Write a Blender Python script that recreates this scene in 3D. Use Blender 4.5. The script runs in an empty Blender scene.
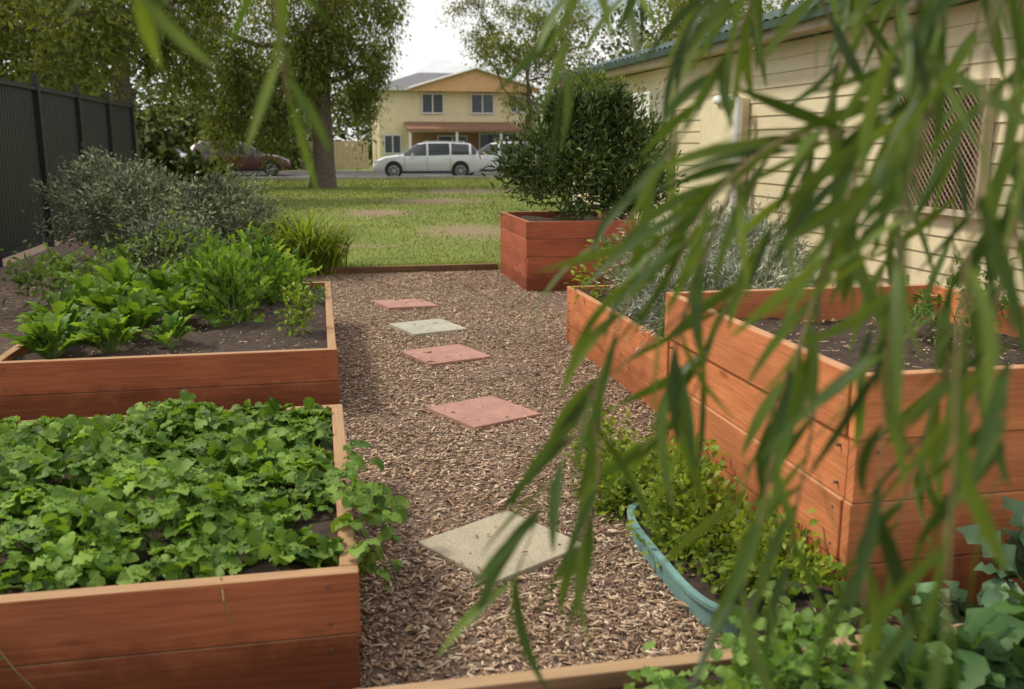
import bpy, math, numpy as np
from mathutils import Vector
rng=np.random.default_rng(7)
scene=bpy.context.scene
COL=scene.collection
# ------------------------------------------------------------------ helpers
def link(ob,parent=None):
    COL.objects.link(ob)
    if parent is not None: ob.parent=parent
    return ob
def empty(name,loc=(0,0,0),rz=0):
    e=bpy.data.objects.new(name,None); e.location=loc; e.rotation_euler=(0,0,rz); e.empty_display_size=.2
    return link(e)
def quads(name,V,F,mat,parent=None,smooth=False):
    V=np.asarray(V,dtype=np.float32).reshape(-1,3); F=np.asarray(F,dtype=np.int32)
    me=bpy.data.meshes.new(name); k=F.shape[1]
    me.vertices.add(len(V)); me.vertices.foreach_set('co',V.ravel())
    me.loops.add(F.size); me.loops.foreach_set('vertex_index',F.ravel())
    me.polygons.add(len(F)); me.polygons.foreach_set('loop_start',np.arange(0,F.size,k,dtype=np.int32))
    me.polygons.foreach_set('loop_total',np.full(len(F),k,dtype=np.int32))
    if smooth: me.polygons.foreach_set('use_smooth',np.ones(len(F),dtype=bool))
    me.update(calc_edges=True); me.validate()
    me.materials.append(mat)
    return link(bpy.data.objects.new(name,me),parent)
class MB:
    def __init__(s): s.v=[];s.f=[];s.uv=[];s.m=[]
    def box(s,c,size,rz=0,mi=0,tilt=0):
        cx,cy,cz=c; lx,ly,lz=[a/2 for a in size]
        b=len(s.v); co=[]
        for x,y,z in [(-lx,-ly,-lz),(lx,-ly,-lz),(lx,ly,-lz),(-lx,ly,-lz),(-lx,-ly,lz),(lx,-ly,lz),(lx,ly,lz),(-lx,ly,lz)]:
            co.append((x,y,z))
            X=x*math.cos(rz)-y*math.sin(rz); Y=x*math.sin(rz)+y*math.cos(rz)
            s.v.append((cx+X,cy+Y,cz+z+tilt*x))
        ax=int(np.argmax(size)); o1,o2=rng.uniform(0,50,2)
        oth=[a for a in range(3) if a!=ax]
        for q in [(0,3,2,1),(4,5,6,7),(0,1,5,4),(1,2,6,5),(2,3,7,6),(3,0,4,7)]:
            s.f.append(tuple(b+i for i in q)); s.m.append(mi)
            for i in q:
                p=co[i]; s.uv.append((p[ax]+o1,p[oth[0]]+p[oth[1]]+o2))
    def poly(s,pts,mi=0):
        b=len(s.v); s.v+= [tuple(p) for p in pts]; s.f.append(tuple(range(b,b+len(pts)))); s.m.append(mi)
        for p in pts: s.uv.append((p[0]+p[1],p[2]))
    def tube(s,pts,rad,n=8,mi=0,cap=True):
        pts=[Vector(p) for p in pts]
        if not hasattr(rad,'__len__'): rad=[rad]*len(pts)
        b=len(s.v); up=Vector((0.12,.97,.2)).normalized(); L=0
        Ls=[0]
        for i in range(1,len(pts)): Ls.append(Ls[-1]+(pts[i]-pts[i-1]).length)
        for i,p in enumerate(pts):
            t=(pts[min(i+1,len(pts)-1)]-pts[max(i-1,0)]).normalized()
            a=t.cross(up)
            if a.length<.05: a=t.cross(Vector((1,0,0)))
            a.normalize(); c=t.cross(a)
            for j in range(n):
                th=2*math.pi*j/n
                s.v.append(tuple(p+(a*math.cos(th)+c*math.sin(th))*rad[i]))
        for i in range(len(pts)-1):
            for j in range(n):
                j2=(j+1)%n
                s.f.append((b+i*n+j,b+i*n+j2,b+(i+1)*n+j2,b+(i+1)*n+j)); s.m.append(mi)
                r=rad[i]*6
                s.uv+= [(Ls[i],j/n*r),(Ls[i],(j+1)/n*r),(Ls[i+1],(j+1)/n*r),(Ls[i+1],j/n*r)]
        if cap:
            for k in (0,len(pts)-1):
                s.f.append(tuple(b+k*n+j for j in range(n))); s.m.append(mi); s.uv+=[(j*.01,0) for j in range(n)]
    def obj(s,name,mats,parent=None,bevel=0,smooth=False):
        me=bpy.data.meshes.new(name); me.from_pydata(s.v,[],s.f)
        if not isinstance(mats,(list,tuple)): mats=[mats]
        for m in mats: me.materials.append(m)
        me.polygons.foreach_set('material_index',s.m)
        uv=me.uv_layers.new(name='UVMap'); uv.data.foreach_set('uv',np.array(s.uv,dtype=np.float32).ravel())
        if smooth:
            me.polygons.foreach_set('use_smooth',[True]*len(s.f))
            try: me.set_sharp_from_angle(angle=math.radians(40))
            except Exception: pass
        me.update()
        ob=link(bpy.data.objects.new(name,me),parent)
        if bevel:
            md=ob.modifiers.new('b','BEVEL'); md.width=bevel; md.segments=2; md.limit_method='ANGLE'
        return ob
# ------------------------------------------------------------------ materials
def mat(name):
    m=bpy.data.materials.new(name); m.use_nodes=True; nt=m.node_tree
    return m,nt,nt.nodes['Principled BSDF'],nt.nodes['Material Output']
def ramp(nt,stops,inp):
    r=nt.nodes.new('ShaderNodeValToRGB'); el=r.color_ramp.elements
    while len(el)<len(stops): el.new(.5)
    for e,(p,c) in zip(el,stops): e.position=p; e.color=(*c,1)
    nt.links.new(inp,r.inputs[0]); return r.outputs[0]
def noise(nt,vec,scale,detail=4,rough=.55):
    n=nt.nodes.new('ShaderNodeTexNoise'); n.inputs['Scale'].default_value=scale; n.inputs['Detail'].default_value=detail
    n.inputs['Roughness'].default_value=rough
    if vec is not None: nt.links.new(vec,n.inputs['Vector'])
    return n.outputs['Fac']
def coord(nt,kind='Object',scale=(1,1,1)):
    t=nt.nodes.new('ShaderNodeTexCoord'); mp=nt.nodes.new('ShaderNodeMapping'); mp.inputs['Scale'].default_value=scale
    nt.links.new(t.outputs[kind],mp.inputs['Vector']); return mp.outputs[0]
def mix(nt,a,b,f,bt='MIX'):
    m=nt.nodes.new('ShaderNodeMix'); m.data_type='RGBA'; m.blend_type=bt
    for sock,val in ((m.inputs['Factor'],f),(m.inputs['A'],a),(m.inputs['B'],b)):
        if isinstance(val,(int,float)): sock.default_value=val
        elif isinstance(val,tuple): sock.default_value=(*val,1)
        else: nt.links.new(val,sock)
    return m.outputs['Result']
def math_(nt,op,a,b,c=None):
    m=nt.nodes.new('ShaderNodeMath'); m.operation=op
    for i,v in enumerate((a,b,c)):
        if v is None: continue
        if isinstance(v,(int,float)): m.inputs[i].default_value=v
        else: nt.links.new(v,m.inputs[i])
    return m.outputs[0]
def bump(nt,bs,h,strength=.4,dist=.02):
    b=nt.nodes.new('ShaderNodeBump'); b.inputs['Strength'].default_value=strength; b.inputs['Distance'].default_value=dist
    nt.links.new(h,b.inputs['Height']); nt.links.new(b.outputs[0],bs.inputs['Normal'])
def island(nt):
    return nt.nodes.new('ShaderNodeNewGeometry').outputs['Random Per Island']
def leafmat(name,c1,c2,c3=None,trans=.35,rough=.45,nscale=1.5):
    m,nt,bs,out=mat(name)
    c3=c3 or tuple(a*.55 for a in c1)
    col=ramp(nt,[(0,c3),(.35,c1),(1,c2)],island(nt))
    nz=noise(nt,coord(nt,'Object'),nscale,2)
    d=ramp(nt,[(.3,(.62,.62,.6)),(.7,(1.25,1.22,1.1))],nz)
    col=mix(nt,col,d,1.0,'MULTIPLY')
    nt.links.new(col,bs.inputs['Base Color']); bs.inputs['Roughness'].default_value=rough
    bs.inputs['Specular IOR Level'].default_value=.3
    if trans<=.25: return m
    tr=nt.nodes.new('ShaderNodeBsdfTranslucent'); tc=mix(nt,col,(1.45,1.35,.5),1.0,'MULTIPLY'); nt.links.new(tc,tr.inputs['Color'])
    ms=nt.nodes.new('ShaderNodeMixShader'); ms.inputs[0].default_value=trans
    nt.links.new(bs.outputs[0],ms.inputs[1]); nt.links.new(tr.outputs[0],ms.inputs[2]); nt.links.new(ms.outputs[0],out.inputs['Surface'])
    return m
def plain(name,c,rough=.6,metal=0,var=.15,scale=3,bs_=0):
    m,nt,bs,out=mat(name)
    nz=noise(nt,coord(nt,'Object'),scale,5,.6)
    col=ramp(nt,[(.25,tuple(a*(1-var) for a in c)),(.75,tuple(min(1,a*(1+var)) for a in c))],nz)
    nt.links.new(col,bs.inputs['Base Color']); bs.inputs['Roughness'].default_value=rough; bs.inputs['Metallic'].default_value=metal
    if bs_: bump(nt,bs,noise(nt,coord(nt,'Object'),scale*15,4),bs_,.01)
    return m
def wood(name,dark,mid,light,rough=.8,topc=(.45,.3,.17)):
    m,nt,bs,out=mat(name)
    dark=tuple(.45*a+.55*b for a,b in zip(dark,mid)); light=tuple(.6*a+.4*b for a,b in zip(light,mid))
    g=noise(nt,coord(nt,'UV',(1.6,34,1)),2.2,6,.65)
    col=ramp(nt,[(.28,dark),(.5,mid),(.75,light)],g)
    big=noise(nt,coord(nt,'UV',(1.2,4,1)),1.3,4)
    col=mix(nt,col,ramp(nt,[(.3,(.72,.7,.7)),(.7,(1.15,1.12,1.08))],big),1.0,'MULTIPLY')
    isl=ramp(nt,[(0,(.86,.84,.86)),(1,(1.14,1.12,1.08))],island(nt))
    col=mix(nt,col,isl,1.0,'MULTIPLY')
    vo=nt.nodes.new('ShaderNodeTexVoronoi'); vo.inputs['Scale'].default_value=1.0
    nt.links.new(coord(nt,'UV',(1.7,6,1)),vo.inputs['Vector'])
    kn=ramp(nt,[(.04,(.3,.25,.25)),(.11,(1,1,1))],vo.outputs['Distance'])
    col=mix(nt,col,kn,.6,'MULTIPLY')
    # upward-facing board tops mixed towards a lighter tan
    ge=nt.nodes.new('ShaderNodeNewGeometry'); sn=nt.nodes.new('ShaderNodeSeparateXYZ'); nt.links.new(ge.outputs['True Normal'],sn.inputs[0])
    tf=math_(nt,'MULTIPLY',ramp(nt,[(.55,(0,0,0)),(.9,(1,1,1))],sn.outputs['Z']),.8)
    tcol=mix(nt,tuple(a*.6 for a in topc),tuple(a*1.25 for a in topc),g)
    col=mix(nt,col,tcol,tf)
    # soil splash low down
    tc=nt.nodes.new('ShaderNodeTexCoord'); sx=nt.nodes.new('ShaderNodeSeparateXYZ'); nt.links.new(tc.outputs['Object'],sx.inputs[0])
    ad=math_(nt,'MULTIPLY_ADD',noise(nt,tc.outputs['Object'],9,4),-.25,sx.outputs['Z'])
    dm=ramp(nt,[(0,(.5,.47,.45)),(.09,(1,1,1))],ad)
    col=mix(nt,col,dm,.8,'MULTIPLY')
    st=ramp(nt,[(.6,(0,0,0)),(.75,(1,1,1))],noise(nt,coord(nt,'UV',(.8,8,1)),3,5,.7))
    col=mix(nt,col,tuple(min(1,a*1.4+.05) for a in mid),math_(nt,'MULTIPLY',st,.3))
    nt.links.new(col,bs.inputs['Base Color']); bs.inputs['Roughness'].default_value=rough
    bs.inputs['Specular IOR Level'].default_value=.2
    bump(nt,bs,g,.3,.005)
    return m
M_wood_b=wood('timber_brown',(.15,.05,.022),(.38,.13,.058),(.5,.22,.1))
M_wood_r=wood('timber_red',(.15,.042,.022),(.4,.12,.062),(.5,.19,.1),topc=(.42,.2,.12))
M_wood_o=wood('timber_orange',(.26,.085,.032),(.58,.215,.09),(.7,.34,.17),topc=(.54,.32,.18))
M_wood_w=wood('timber_weathered',(.15,.09,.05),(.33,.2,.11),(.5,.35,.22))
def mulchmat():
    m,nt,bs,out=mat('mulch')
    c=coord(nt,'Object'); v=nt.nodes.new('ShaderNodeTexVoronoi'); v.inputs['Scale'].default_value=60; nt.links.new(c,v.inputs['Vector'])
    n=noise(nt,c,34,6,.7)
    col=ramp(nt,[(.3,(.085,.055,.04)),(.55,(.21,.145,.105)),(.8,(.38,.29,.21))],n)
    nt.links.new(col,bs.inputs['Base Color']); bs.inputs['Roughness'].default_value=.9; bump(nt,bs,v.outputs['Distance'],.8,.02); return m
M_mulch=mulchmat()
def chipmat():
    m,nt,bs,out=mat('wood_chips')
    i=island(nt)
    col=ramp(nt,[(0,(.09,.055,.038)),(.25,(.235,.15,.103)),(.55,(.42,.295,.205)),(.82,(.56,.43,.31)),(1,(.72,.61,.47))],i)
    big=noise(nt,coord(nt,'Object'),1.1,4)
    col=mix(nt,col,ramp(nt,[(.3,(.78,.75,.72)),(.7,(1.15,1.12,1.08))],big),1.0,'MULTIPLY')
    nt.links.new(col,bs.inputs['Base Color']); bs.inputs['Roughness'].default_value=.9; bs.inputs['Specular IOR Level'].default_value=.15; return m
M_chip=chipmat()
patches=[(1.2,21,1.0,1.3),(2.5,16.4,.9,1.6),(3.4,14.0,.7,.9),(-.3,18,.8,.5),(2.9,25,1.5,1.6),(.2,14.2,.6,.4),(4.5,30,2,2)]
def groundmat():
    m,nt,bs,out=mat('lawn')
    c=coord(nt,'Object')
    col=ramp(nt,[(.3,(.12,.165,.03)),(.5,(.18,.23,.045)),(.72,(.27,.28,.08))],noise(nt,c,.35,6,.65))
    col=mix(nt,col,ramp(nt,[(.3,(.6,.6,.6)),(.7,(1.3,1.3,1.2))],noise(nt,c,14,5,.7)),1.0,'MULTIPLY')
    f=ramp(nt,[(.6,(0,0,0)),(.74,(1,1,1))],noise(nt,coord(nt,'Object',(.5,1,1)),.55,5,.6))
    nz=noise(nt,c,1.6,5,.65)
    for (x,y,rx,ry) in patches:
        mp=nt.nodes.new('ShaderNodeMapping'); mp.vector_type='POINT'; mp.inputs['Scale'].default_value=(1/rx,1/ry,0); mp.inputs['Location'].default_value=(-x/rx,-y/ry,0)
        tc=nt.nodes.new('ShaderNodeTexCoord'); nt.links.new(tc.outputs['Object'],mp.inputs[0])
        ln=nt.nodes.new('ShaderNodeVectorMath'); ln.operation='LENGTH'; nt.links.new(mp.outputs[0],ln.inputs[0])
        d=math_(nt,'MULTIPLY_ADD',nz,1.4,ln.outputs['Value'])
        g=ramp(nt,[(.35,(1,1,1)),(.62,(0,0,0))],math_(nt,'MULTIPLY',d,.32))
        f=math_(nt,'MAXIMUM',f,g)
    col=mix(nt,col,(.25,.18,.11),math_(nt,'MULTIPLY',f,.9))
    nt.links.new(col,bs.inputs['Base Color']); bs.inputs['Roughness'].default_value=.95; bump(nt,bs,noise(nt,c,40,4),.6,.03); return m
M_lawn=groundmat()
M_soil=plain('soil',(.07,.046,.032),.95,var=.5,scale=18,bs_=1)
M_bark=plain('bark',(.13,.1,.075),.9,var=.45,scale=9,bs_=1)
M_twig=plain('twig_bark',(.2,.15,.06),.6,var=.3,scale=30)
M_stem=plain('green_stem',(.14,.2,.05),.5,var=.3,scale=20)

# ------------------------------------------------------------------ foliage helpers
def T_ovate():
    rows=[(0,.03,0),(.22,.40,.03),(.5,.5,.02),(.8,.3,-.05),(1,.015,-.14)]
    v=[];f=[]
    for y,w,z in rows: v+=[(-w,y,z+w*.22),(0,y,z),(w,y,z+w*.22)]
    for r in range(4):
        for c in range(2):
            a=r*3+c; f.append((a,a+1,a+4,a+3))
    return np.array(v),np.array(f)
def T_frill():
    rows=[(0,.04,0,0),(.12,.26,.03,.05),(.26,.46,.02,-.06),(.4,.4,.03,.08),(.54,.52,.0,-.05),(.68,.38,.0,.07),(.8,.42,-.05,-.04),(.92,.2,-.1,.03),(1,.02,-.16,0)]
    v=[];f=[]
    for y,w,z,r in rows: v+=[(-w,y,z+w*.2+r),(0,y,z),(w,y+.03,z+w*.2-r)]
    for r in range(len(rows)-1):
        for c in range(2):
            a=r*3+c; f.append((a,a+1,a+4,a+3))
    return np.array(v),np.array(f)
def T_quad(): return np.array([(0,0,0),(.5,.45,.05),(0,1,-.05),(-.5,.45,.05)],float),np.array([(0,1,2,3)])
def T_blade(): return np.array([(-.5,0,0),(.5,0,0),(.38,.55,.02),(-.38,.55,.02),(.06,1,.12),(-.06,1,.12)],float),np.array([(0,1,2,3),(3,2,4,5)])
TM={'ovate':T_ovate(),'quad':T_quad(),'blade':T_blade(),'frill':T_frill()}
def nrm(a): return a/np.maximum(np.linalg.norm(a,axis=1,keepdims=True),1e-6)
def leaves(name,P,D,N,L,W,m,t='ovate',parent=None,smooth=False):
    tv,tf=TM[t]; P=np.asarray(P,float); n=len(P)
    D=nrm(D); X=nrm(np.cross(D,N)); Z=np.cross(X,D)
    L=np.broadcast_to(L,(n,)); W=np.broadcast_to(W,(n,))
    V=P[:,None,:]+X[:,None,:]*(tv[None,:,0,None]*W[:,None,None])+D[:,None,:]*(tv[None,:,1,None]*L[:,None,None])+Z[:,None,:]*(tv[None,:,2,None]*L[:,None,None])
    F=(tf[None]+(np.arange(n)*len(tv))[:,None,None]).reshape(-1,tf.shape[1])
    return quads(name,V.reshape(-1,3),F,m,parent,smooth)
def rand_dir(n): return nrm(rng.normal(size=(n,3)))
def blob_pts(c,r,n,clumps=30,spread=.22,shell=.55):
    c=np.array(c,float); r=np.array(r,float)
    cd=rand_dir(clumps); rad=shell+(1-shell)*rng.random(clumps)**.6
    cc=cd*rad[:,None]
    idx=rng.integers(0,clumps,n)
    p=cc[idx]+rng.normal(size=(n,3))*spread*(.6+.8*rng.random(clumps))[idx][:,None]
    out=nrm(p+1e-3)
    return c+p*r,out
def tree(name,base,trunk_r,trunk_h,blobs,nl,ls,m,clumps=30,spread=.2,droop=.0,lean=(0,0),bark=None,quadw=.55):
    e=empty(name,base)
    mb=MB(); top=Vector((lean[0],lean[1],trunk_h))
    pts=[Vector((0,0,-.1)),Vector((lean[0]*.1+.04,lean[1]*.1,trunk_h*.12)),Vector((lean[0]*.4-.06,lean[1]*.4,trunk_h*.45)),Vector((lean[0]*.75+.05,lean[1]*.75,trunk_h*.75)),top]
    mb.tube(pts,[trunk_r*1.5,trunk_r*1.08,trunk_r*.92,trunk_r*.7,trunk_r*.35],12)
    for (c,r,_) in blobs:
        c=Vector(c); s=pts[2].lerp(top,rng.uniform(.0,.9))
        mid=s.lerp(c,.5)+Vector(rng.normal(size=3)*.15)+Vector((0,0,-.1*(c-s).length))
        mb.tube([s,mid,c],[trunk_r*.42,trunk_r*.27,trunk_r*.12],7)
        for k in range(5):
            d=Vector(rng.normal(size=3)); d.normalize(); en=c+Vector((d.x*r[0]*.8,d.y*r[1]*.8,d.z*r[2]*.8))
            st=mid.lerp(c,rng.random()); mb.tube([st,st.lerp(en,.5)+Vector(rng.normal(size=3)*.08),en],[trunk_r*.14,trunk_r*.08,trunk_r*.03],5)
    mb.obj('trunk',bark or M_bark,e,smooth=True)
    PP=[];OO=[]
    tot=sum(b[2] for b in blobs)
    for (c,r,w) in blobs:
        p,o=blob_pts(c,r,int(nl*w/tot),clumps,spread); PP.append(p);OO.append(o)
    P=np.vstack(PP);O=np.vstack(OO)
    k=rng.random(len(P))<.35; P[k,2]-=np.abs(rng.normal(size=k.sum()))*droop*.9
    n=len(P)
    D=O*.4+rand_dir(n)*.8+np.array([0,0,-droop]); N=O*.3+rand_dir(n)*.7+np.array([0,0,.6])
    leaves('crown',P,D,N,ls*rng.uniform(.6,1.4,n),ls*quadw*rng.uniform(.6,1.3,n),m,'quad',e)
    return e
def herb(name,cs,m,n,leaf,wr=.6,t='ovate',up=.7,shell=.45,clumps=14,spread=.25,stems=12,parent=None,smat=None,rise=.15):
    e=parent or empty(name,cs[0][0]); o=np.array(e.location) if parent is None else np.zeros(3)
    PP=[];OO=[]; mb=MB()
    for c,r in cs:
        c=np.array(c,float)-o; p,out=blob_pts(c,r,n//len(cs),clumps,spread,shell)
        k=p[:,2]>c[2]-r[2]*.75; PP.append(p[k]);OO.append(out[k])
        for s in range(stems):
            q=p[rng.integers(len(p))]; b=c+np.array([rng.normal()*r[0]*.12,rng.normal()*r[1]*.12,-r[2]*.95])
            md=(b+q)/2+np.array([0,0,r[2]*.12]); rr=max(.0022,r[2]*.008); mb.tube([b,md,q],[rr*1.6,rr*1.2,rr*.6],5,cap=False)
    P=np.vstack(PP);O=np.vstack(OO);k=len(P)
    D=O*.7+rand_dir(k)*.7+np.array([0,0,rise]); N=rand_dir(k)*.55+np.array([0,0,up])+O*.2
    leaves('foliage',P,D,N,leaf*rng.uniform(.6,1.35,k),leaf*wr*rng.uniform(.75,1.2,k),m,t,e,True)
    mb.obj('stems',smat or M_stem,e,smooth=True)
    return e
def strap(c,n,L,w,e,m,spreadr=.05,arch=.9,name='blades'):
    V=[];F=[];S=7
    for i in range(n):
        a=rng.uniform(0,2*math.pi); l=L*rng.uniform(.6,1.1); el=rng.uniform(.95,1.5); b=np.array(c)+np.array([rng.normal()*spreadr,rng.normal()*spreadr,0])
        h=np.array([math.cos(a),math.sin(a),0]); side=np.array([-math.sin(a),math.cos(a),0]); p=b.copy(); ang=el; base=len(V)
        for s in range(S+1):
            ww=w*(1-(s/S)**2)*.5+.0005
            V.append(p-side*ww);V.append(p+side*ww)
            p=p+(h*math.cos(ang)+np.array([0,0,math.sin(ang)]))*l/S; ang-=arch*rng.uniform(.6,1.2)*(s+1)/S/1.6
        for s in range(S): F.append((base+2*s,base+2*s+1,base+2*s+3,base+2*s+2))
    return quads(name,V,F,m,e,True)

# ------------------------------------------------------------------ ground
gs=MB(); gs.poly([(-300,-60,0),(300,-60,0),(300,500,0),(-300,500,0)]); gs.obj('ground',M_lawn)
nx,ny=66,110; xs=np.linspace(-5.2,4.9,nx); ys=np.linspace(-2.5,11.1,ny)
XX,YY=np.meshgrid(xs,ys); ZZ=.008+.005*np.sin(XX*3.1+YY*1.7)*np.sin(YY*2.3)+.003*rng.random(XX.shape); ZZ=np.maximum(ZZ,.004)
idx=np.arange(nx*ny).reshape(ny,nx); F=np.stack([idx[:-1,:-1],idx[:-1,1:],idx[1:,1:],idx[1:,:-1]],-1).reshape(-1,4)
quads('mulch_path',np.stack([XX,YY,ZZ],-1).reshape(-1,3),F,M_mulch,None,True)
ml=MB(); ml.poly([(-5.2,11.1,.004),(-.9,11.1,.004),(-1.4,14,.004),(-2.6,17,.004),(-3.2,22,.004),(-5.2,22,.004)]); ml.obj('garden_soil',M_mulch)
def chips(name,n,xr,yr,z=0.006,size=1,yp=1.0,parent=None):
    P=np.stack([rng.uniform(*xr,n),yr[0]+(yr[1]-yr[0])*rng.random(n)**yp,z+rng.random(n)*.016],-1)
    a=rng.uniform(0,2*math.pi,n); D=np.stack([np.cos(a),np.sin(a),rng.normal(size=n)*.2],-1); N=np.stack([rng.normal(size=n)*.3,rng.normal(size=n)*.3,np.ones(n)],-1)
    tv=np.array([(-.5,-.5,-.1),(.5,-.5,-.1),(.42,.5,-.1),(-.3,.5,-.1),(-.5,-.5,.12),(.5,-.46,.12),(.38,.5,.1),(-.3,.45,.12)])
    tf=np.array([(4,5,6,7),(0,1,5,4),(1,2,6,5),(2,3,7,6),(3,0,4,7)])
    D=nrm(D);X=nrm(np.cross(D,N));Z=np.cross(X,D); L=size*rng.uniform(.01,.05,n)*rng.uniform(.5,1,n)*(1+(rng.random(n)<.03)*1.2); W=size*rng.uniform(.003,.012,n)*(1+(rng.random(n)<.08)*.9); H=size*rng.uniform(.003,.008,n)*2
    V=P[:,None]+X[:,None]*(tv[None,:,0,None]*W[:,None,None])+D[:,None]*(tv[None,:,1,None]*L[:,None,None])+Z[:,None]*(tv[None,:,2,None]*H[:,None,None])
    return quads(name,V.reshape(-1,3),(tf[None]+(np.arange(n)*8)[:,None,None]).reshape(-1,4),M_chip,parent)
chips('wood_chip_mulch',85000,(-.02,2.1),(1.8,11.05),yp=1.6,size=.9)
chips('wood_chip_mulch',7000,(-3.8,.06),(4.1,11),size=1.4)
chips('wood_chip_mulch',3500,(1.6,4.9),(4,11),size=1.4)
G_lit=plain('dry_leaf',(.3,.2,.1),.8,var=.4)
n=260; P=np.stack([rng.uniform(.1,2,n),2.2+8.5*rng.random(n)**1.3,rng.uniform(.026,.034,n)],-1)
leaves('leaf_litter',P,rand_dir(n)*[1,1,.15],rand_dir(n)*.35+[0,0,1],rng.uniform(.04,.09,n),rng.uniform(.008,.02,n),G_lit,'ovate')
def dens(P):
    d=np.full(len(P),9.)
    for x,y,rx,ry in patches: d=np.minimum(d,np.sqrt(((P[:,0]-x)/rx)**2+((P[:,1]-y)/ry)**2))
    return d>rng.uniform(.35,1.15,len(P))
M_grass=leafmat('grass',(.15,.21,.035),(.26,.31,.06),(.21,.18,.08),.3,.6,.5)
n=90000; P=np.stack([rng.uniform(-4,8,n),11.2+30*rng.random(n)**1.7,np.full(n,.0)],-1); P=P[dens(P)]
k2=~((P[:,0]<-1.0)&(P[:,1]<17)); P=P[k2]; n=len(P)
far=np.clip((P[:,1]-11)/25,0,1)
leaves('lawn_grass',P,rng.normal(size=(n,3))*.5+[0,0,1],rand_dir(n)*[1,1,.1],rng.uniform(.015,.045,n)*(1+far*.4),rng.uniform(.005,.009,n)*(1+far*2.5),M_grass,'blade')
n=5000; P=np.stack([rng.uniform(-.8,2.1,n),11.25+rng.random(n)**2*.5,np.zeros(n)],-1)
leaves('edge_grass',P,rng.normal(size=(n,3))*.45+[0,0,1],rand_dir(n)*[1,1,.1],rng.uniform(.04,.1,n),rng.uniform(.004,.008,n),M_grass,'blade')
ed=MB(); ed.box((.55,11.15,.04),(3.0,.06,.09)); ed.obj('timber_edging',M_wood_w,bevel=.006)

# ------------------------------------------------------------------ pavers
def paver(c,s,rz,col):
    m,nt,bs,out=mat('paver_concrete'); co=coord(nt,'Object')
    n1=noise(nt,co,6,6,.7); n2=noise(nt,co,160,3)
    cc=ramp(nt,[(.25,tuple(a*.72 for a in col)),(.6,col),(.85,tuple(min(1,a*1.18) for a in col))],n1)
    cc=mix(nt,cc,ramp(nt,[(.35,(.75,.75,.75)),(.6,(1.05,1.05,1.05))],n2),1.0,'MULTIPLY')
    nt.links.new(cc,bs.inputs['Base Color']); bs.inputs['Roughness'].default_value=.9; bump(nt,bs,n2,.4,.004)
    mb=MB(); mb.box((0,0,0),(s,s,.045)); o=mb.obj('stepping_stone_paver',m,bevel=.006); o.location=(c[0],c[1],.012); o.rotation_euler=(rng.normal()*.012,rng.normal()*.012,rz)
    chips('scattered_chips',14,(c[0]-s*.5,c[0]+s*.5),(c[1]-s*.5,c[1]+s*.5),z=.033,size=.8)
pink=(.46,.25,.2); cream=(.44,.39,.28); grey=(.47,.45,.37)
paver((.614,3.27),.45,math.radians(30),cream)
paver((.85,5.06),.46,math.radians(27),pink)
paver((.83,6.56),.48,math.radians(20),pink)
paver((.82,7.62),.48,math.radians(20),grey)
paver((.74,8.8),.48,math.radians(14),pink)

# ------------------------------------------------------------------ raised beds
def bed(name,x0,x1,y0,y1,h,nb,m,soil_drop=.07,th=.045):
    e=empty(name,((x0+x1)/2,(y0+y1)/2,0)); ox,oy=e.location[0],e.location[1]
    mb=MB(); bh=h/nb
    j=lambda s=.003: rng.normal()*s
    for i in range(nb):
        z=bh*(i+.5); hh=bh-.002
        mb.box(((x0+x1)/2-ox+j(),y0+th/2-oy+j(),z),(x1-x0,th,hh))
        mb.box(((x0+x1)/2-ox,y1-th/2-oy+j(),z),(x1-x0,th,hh))
        L=y1-y0-2*th-.004
        mb.box((x0+th/2-ox+j(),(y0+y1)/2-oy,z),(th,L,hh)); mb.box((x1-th/2-ox+j(),(y0+y1)/2-oy,z),(th,L,hh))
    for px in (x0+th+.04,x1-th-.04):
        for py in (y0+th+.04,y1-th-.04): mb.box((px-ox,py-oy,h/2-.02),(.07,.07,h-.04))
    mb.obj('timber_boards',m,e,bevel=.005)
    sc=MB()
    for i in range(nb):
        for dz in (-.3,.3):
            z=bh*(i+.5+dz)
            for px in (x0+.08,x1-.08): sc.tube([(px-ox,y0-oy-.005,z),(px-ox,y0-oy+.01,z)],.005,8)
            for py in (y0+.09,y1-.09):
                sc.tube([(x0-ox-.006,py-oy,z),(x0-ox+.01,py-oy,z)],.005,8); sc.tube([(x1-ox+.006,py-oy,z),(x1-ox-.01,py-oy,z)],.005,8)
    sc.obj('screws',plain('galvanised_screw',(.2,.17,.15),.5,.6),e)
    nx,ny=50,50; xs=np.linspace(x0+th*.6,x1-th*.6,nx)-ox; ys=np.linspace(y0+th*.6,y1-th*.6,ny)-oy
    X,Y=np.meshgrid(xs,ys); Z=h-soil_drop+.018*np.sin(X*9+1)*np.sin(Y*7)+.022*rng.random(X.shape)
    idx=np.arange(nx*ny).reshape(ny,nx); F=np.stack([idx[:-1,:-1],idx[:-1,1:],idx[1:,1:],idx[1:,:-1]],-1).reshape(-1,4)
    quads('soil',np.stack([X,Y,Z],-1).reshape(-1,3),F,M_soil,e,True)
    return e
bed('raised_garden_bed',-2.0,.06,2.42,4.15,.365,2,M_wood_b,.05,.05)
bed('raised_garden_bed',-1.75,.06,5.28,8.0,.37,2,M_wood_b,.06,.05)
bed('raised_garden_bed',2.03,3.2,9.4,10.85,.72,4,M_wood_r,.08)
bed('raised_garden_bed',1.8,3.3,4.6,6.9,.44,3,M_wood_o,.06)
bed('raised_garden_bed',1.56,2.95,2.5,4.15,.82,4,M_wood_o,.16)
bed('raised_garden_bed',-.9,3.0,.75,1.86,.36,2,M_wood_w,.05)
chips('soil_crumbs',1300,(-1.7,.02),(5.35,7.9),z=.31,size=.7)
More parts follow.
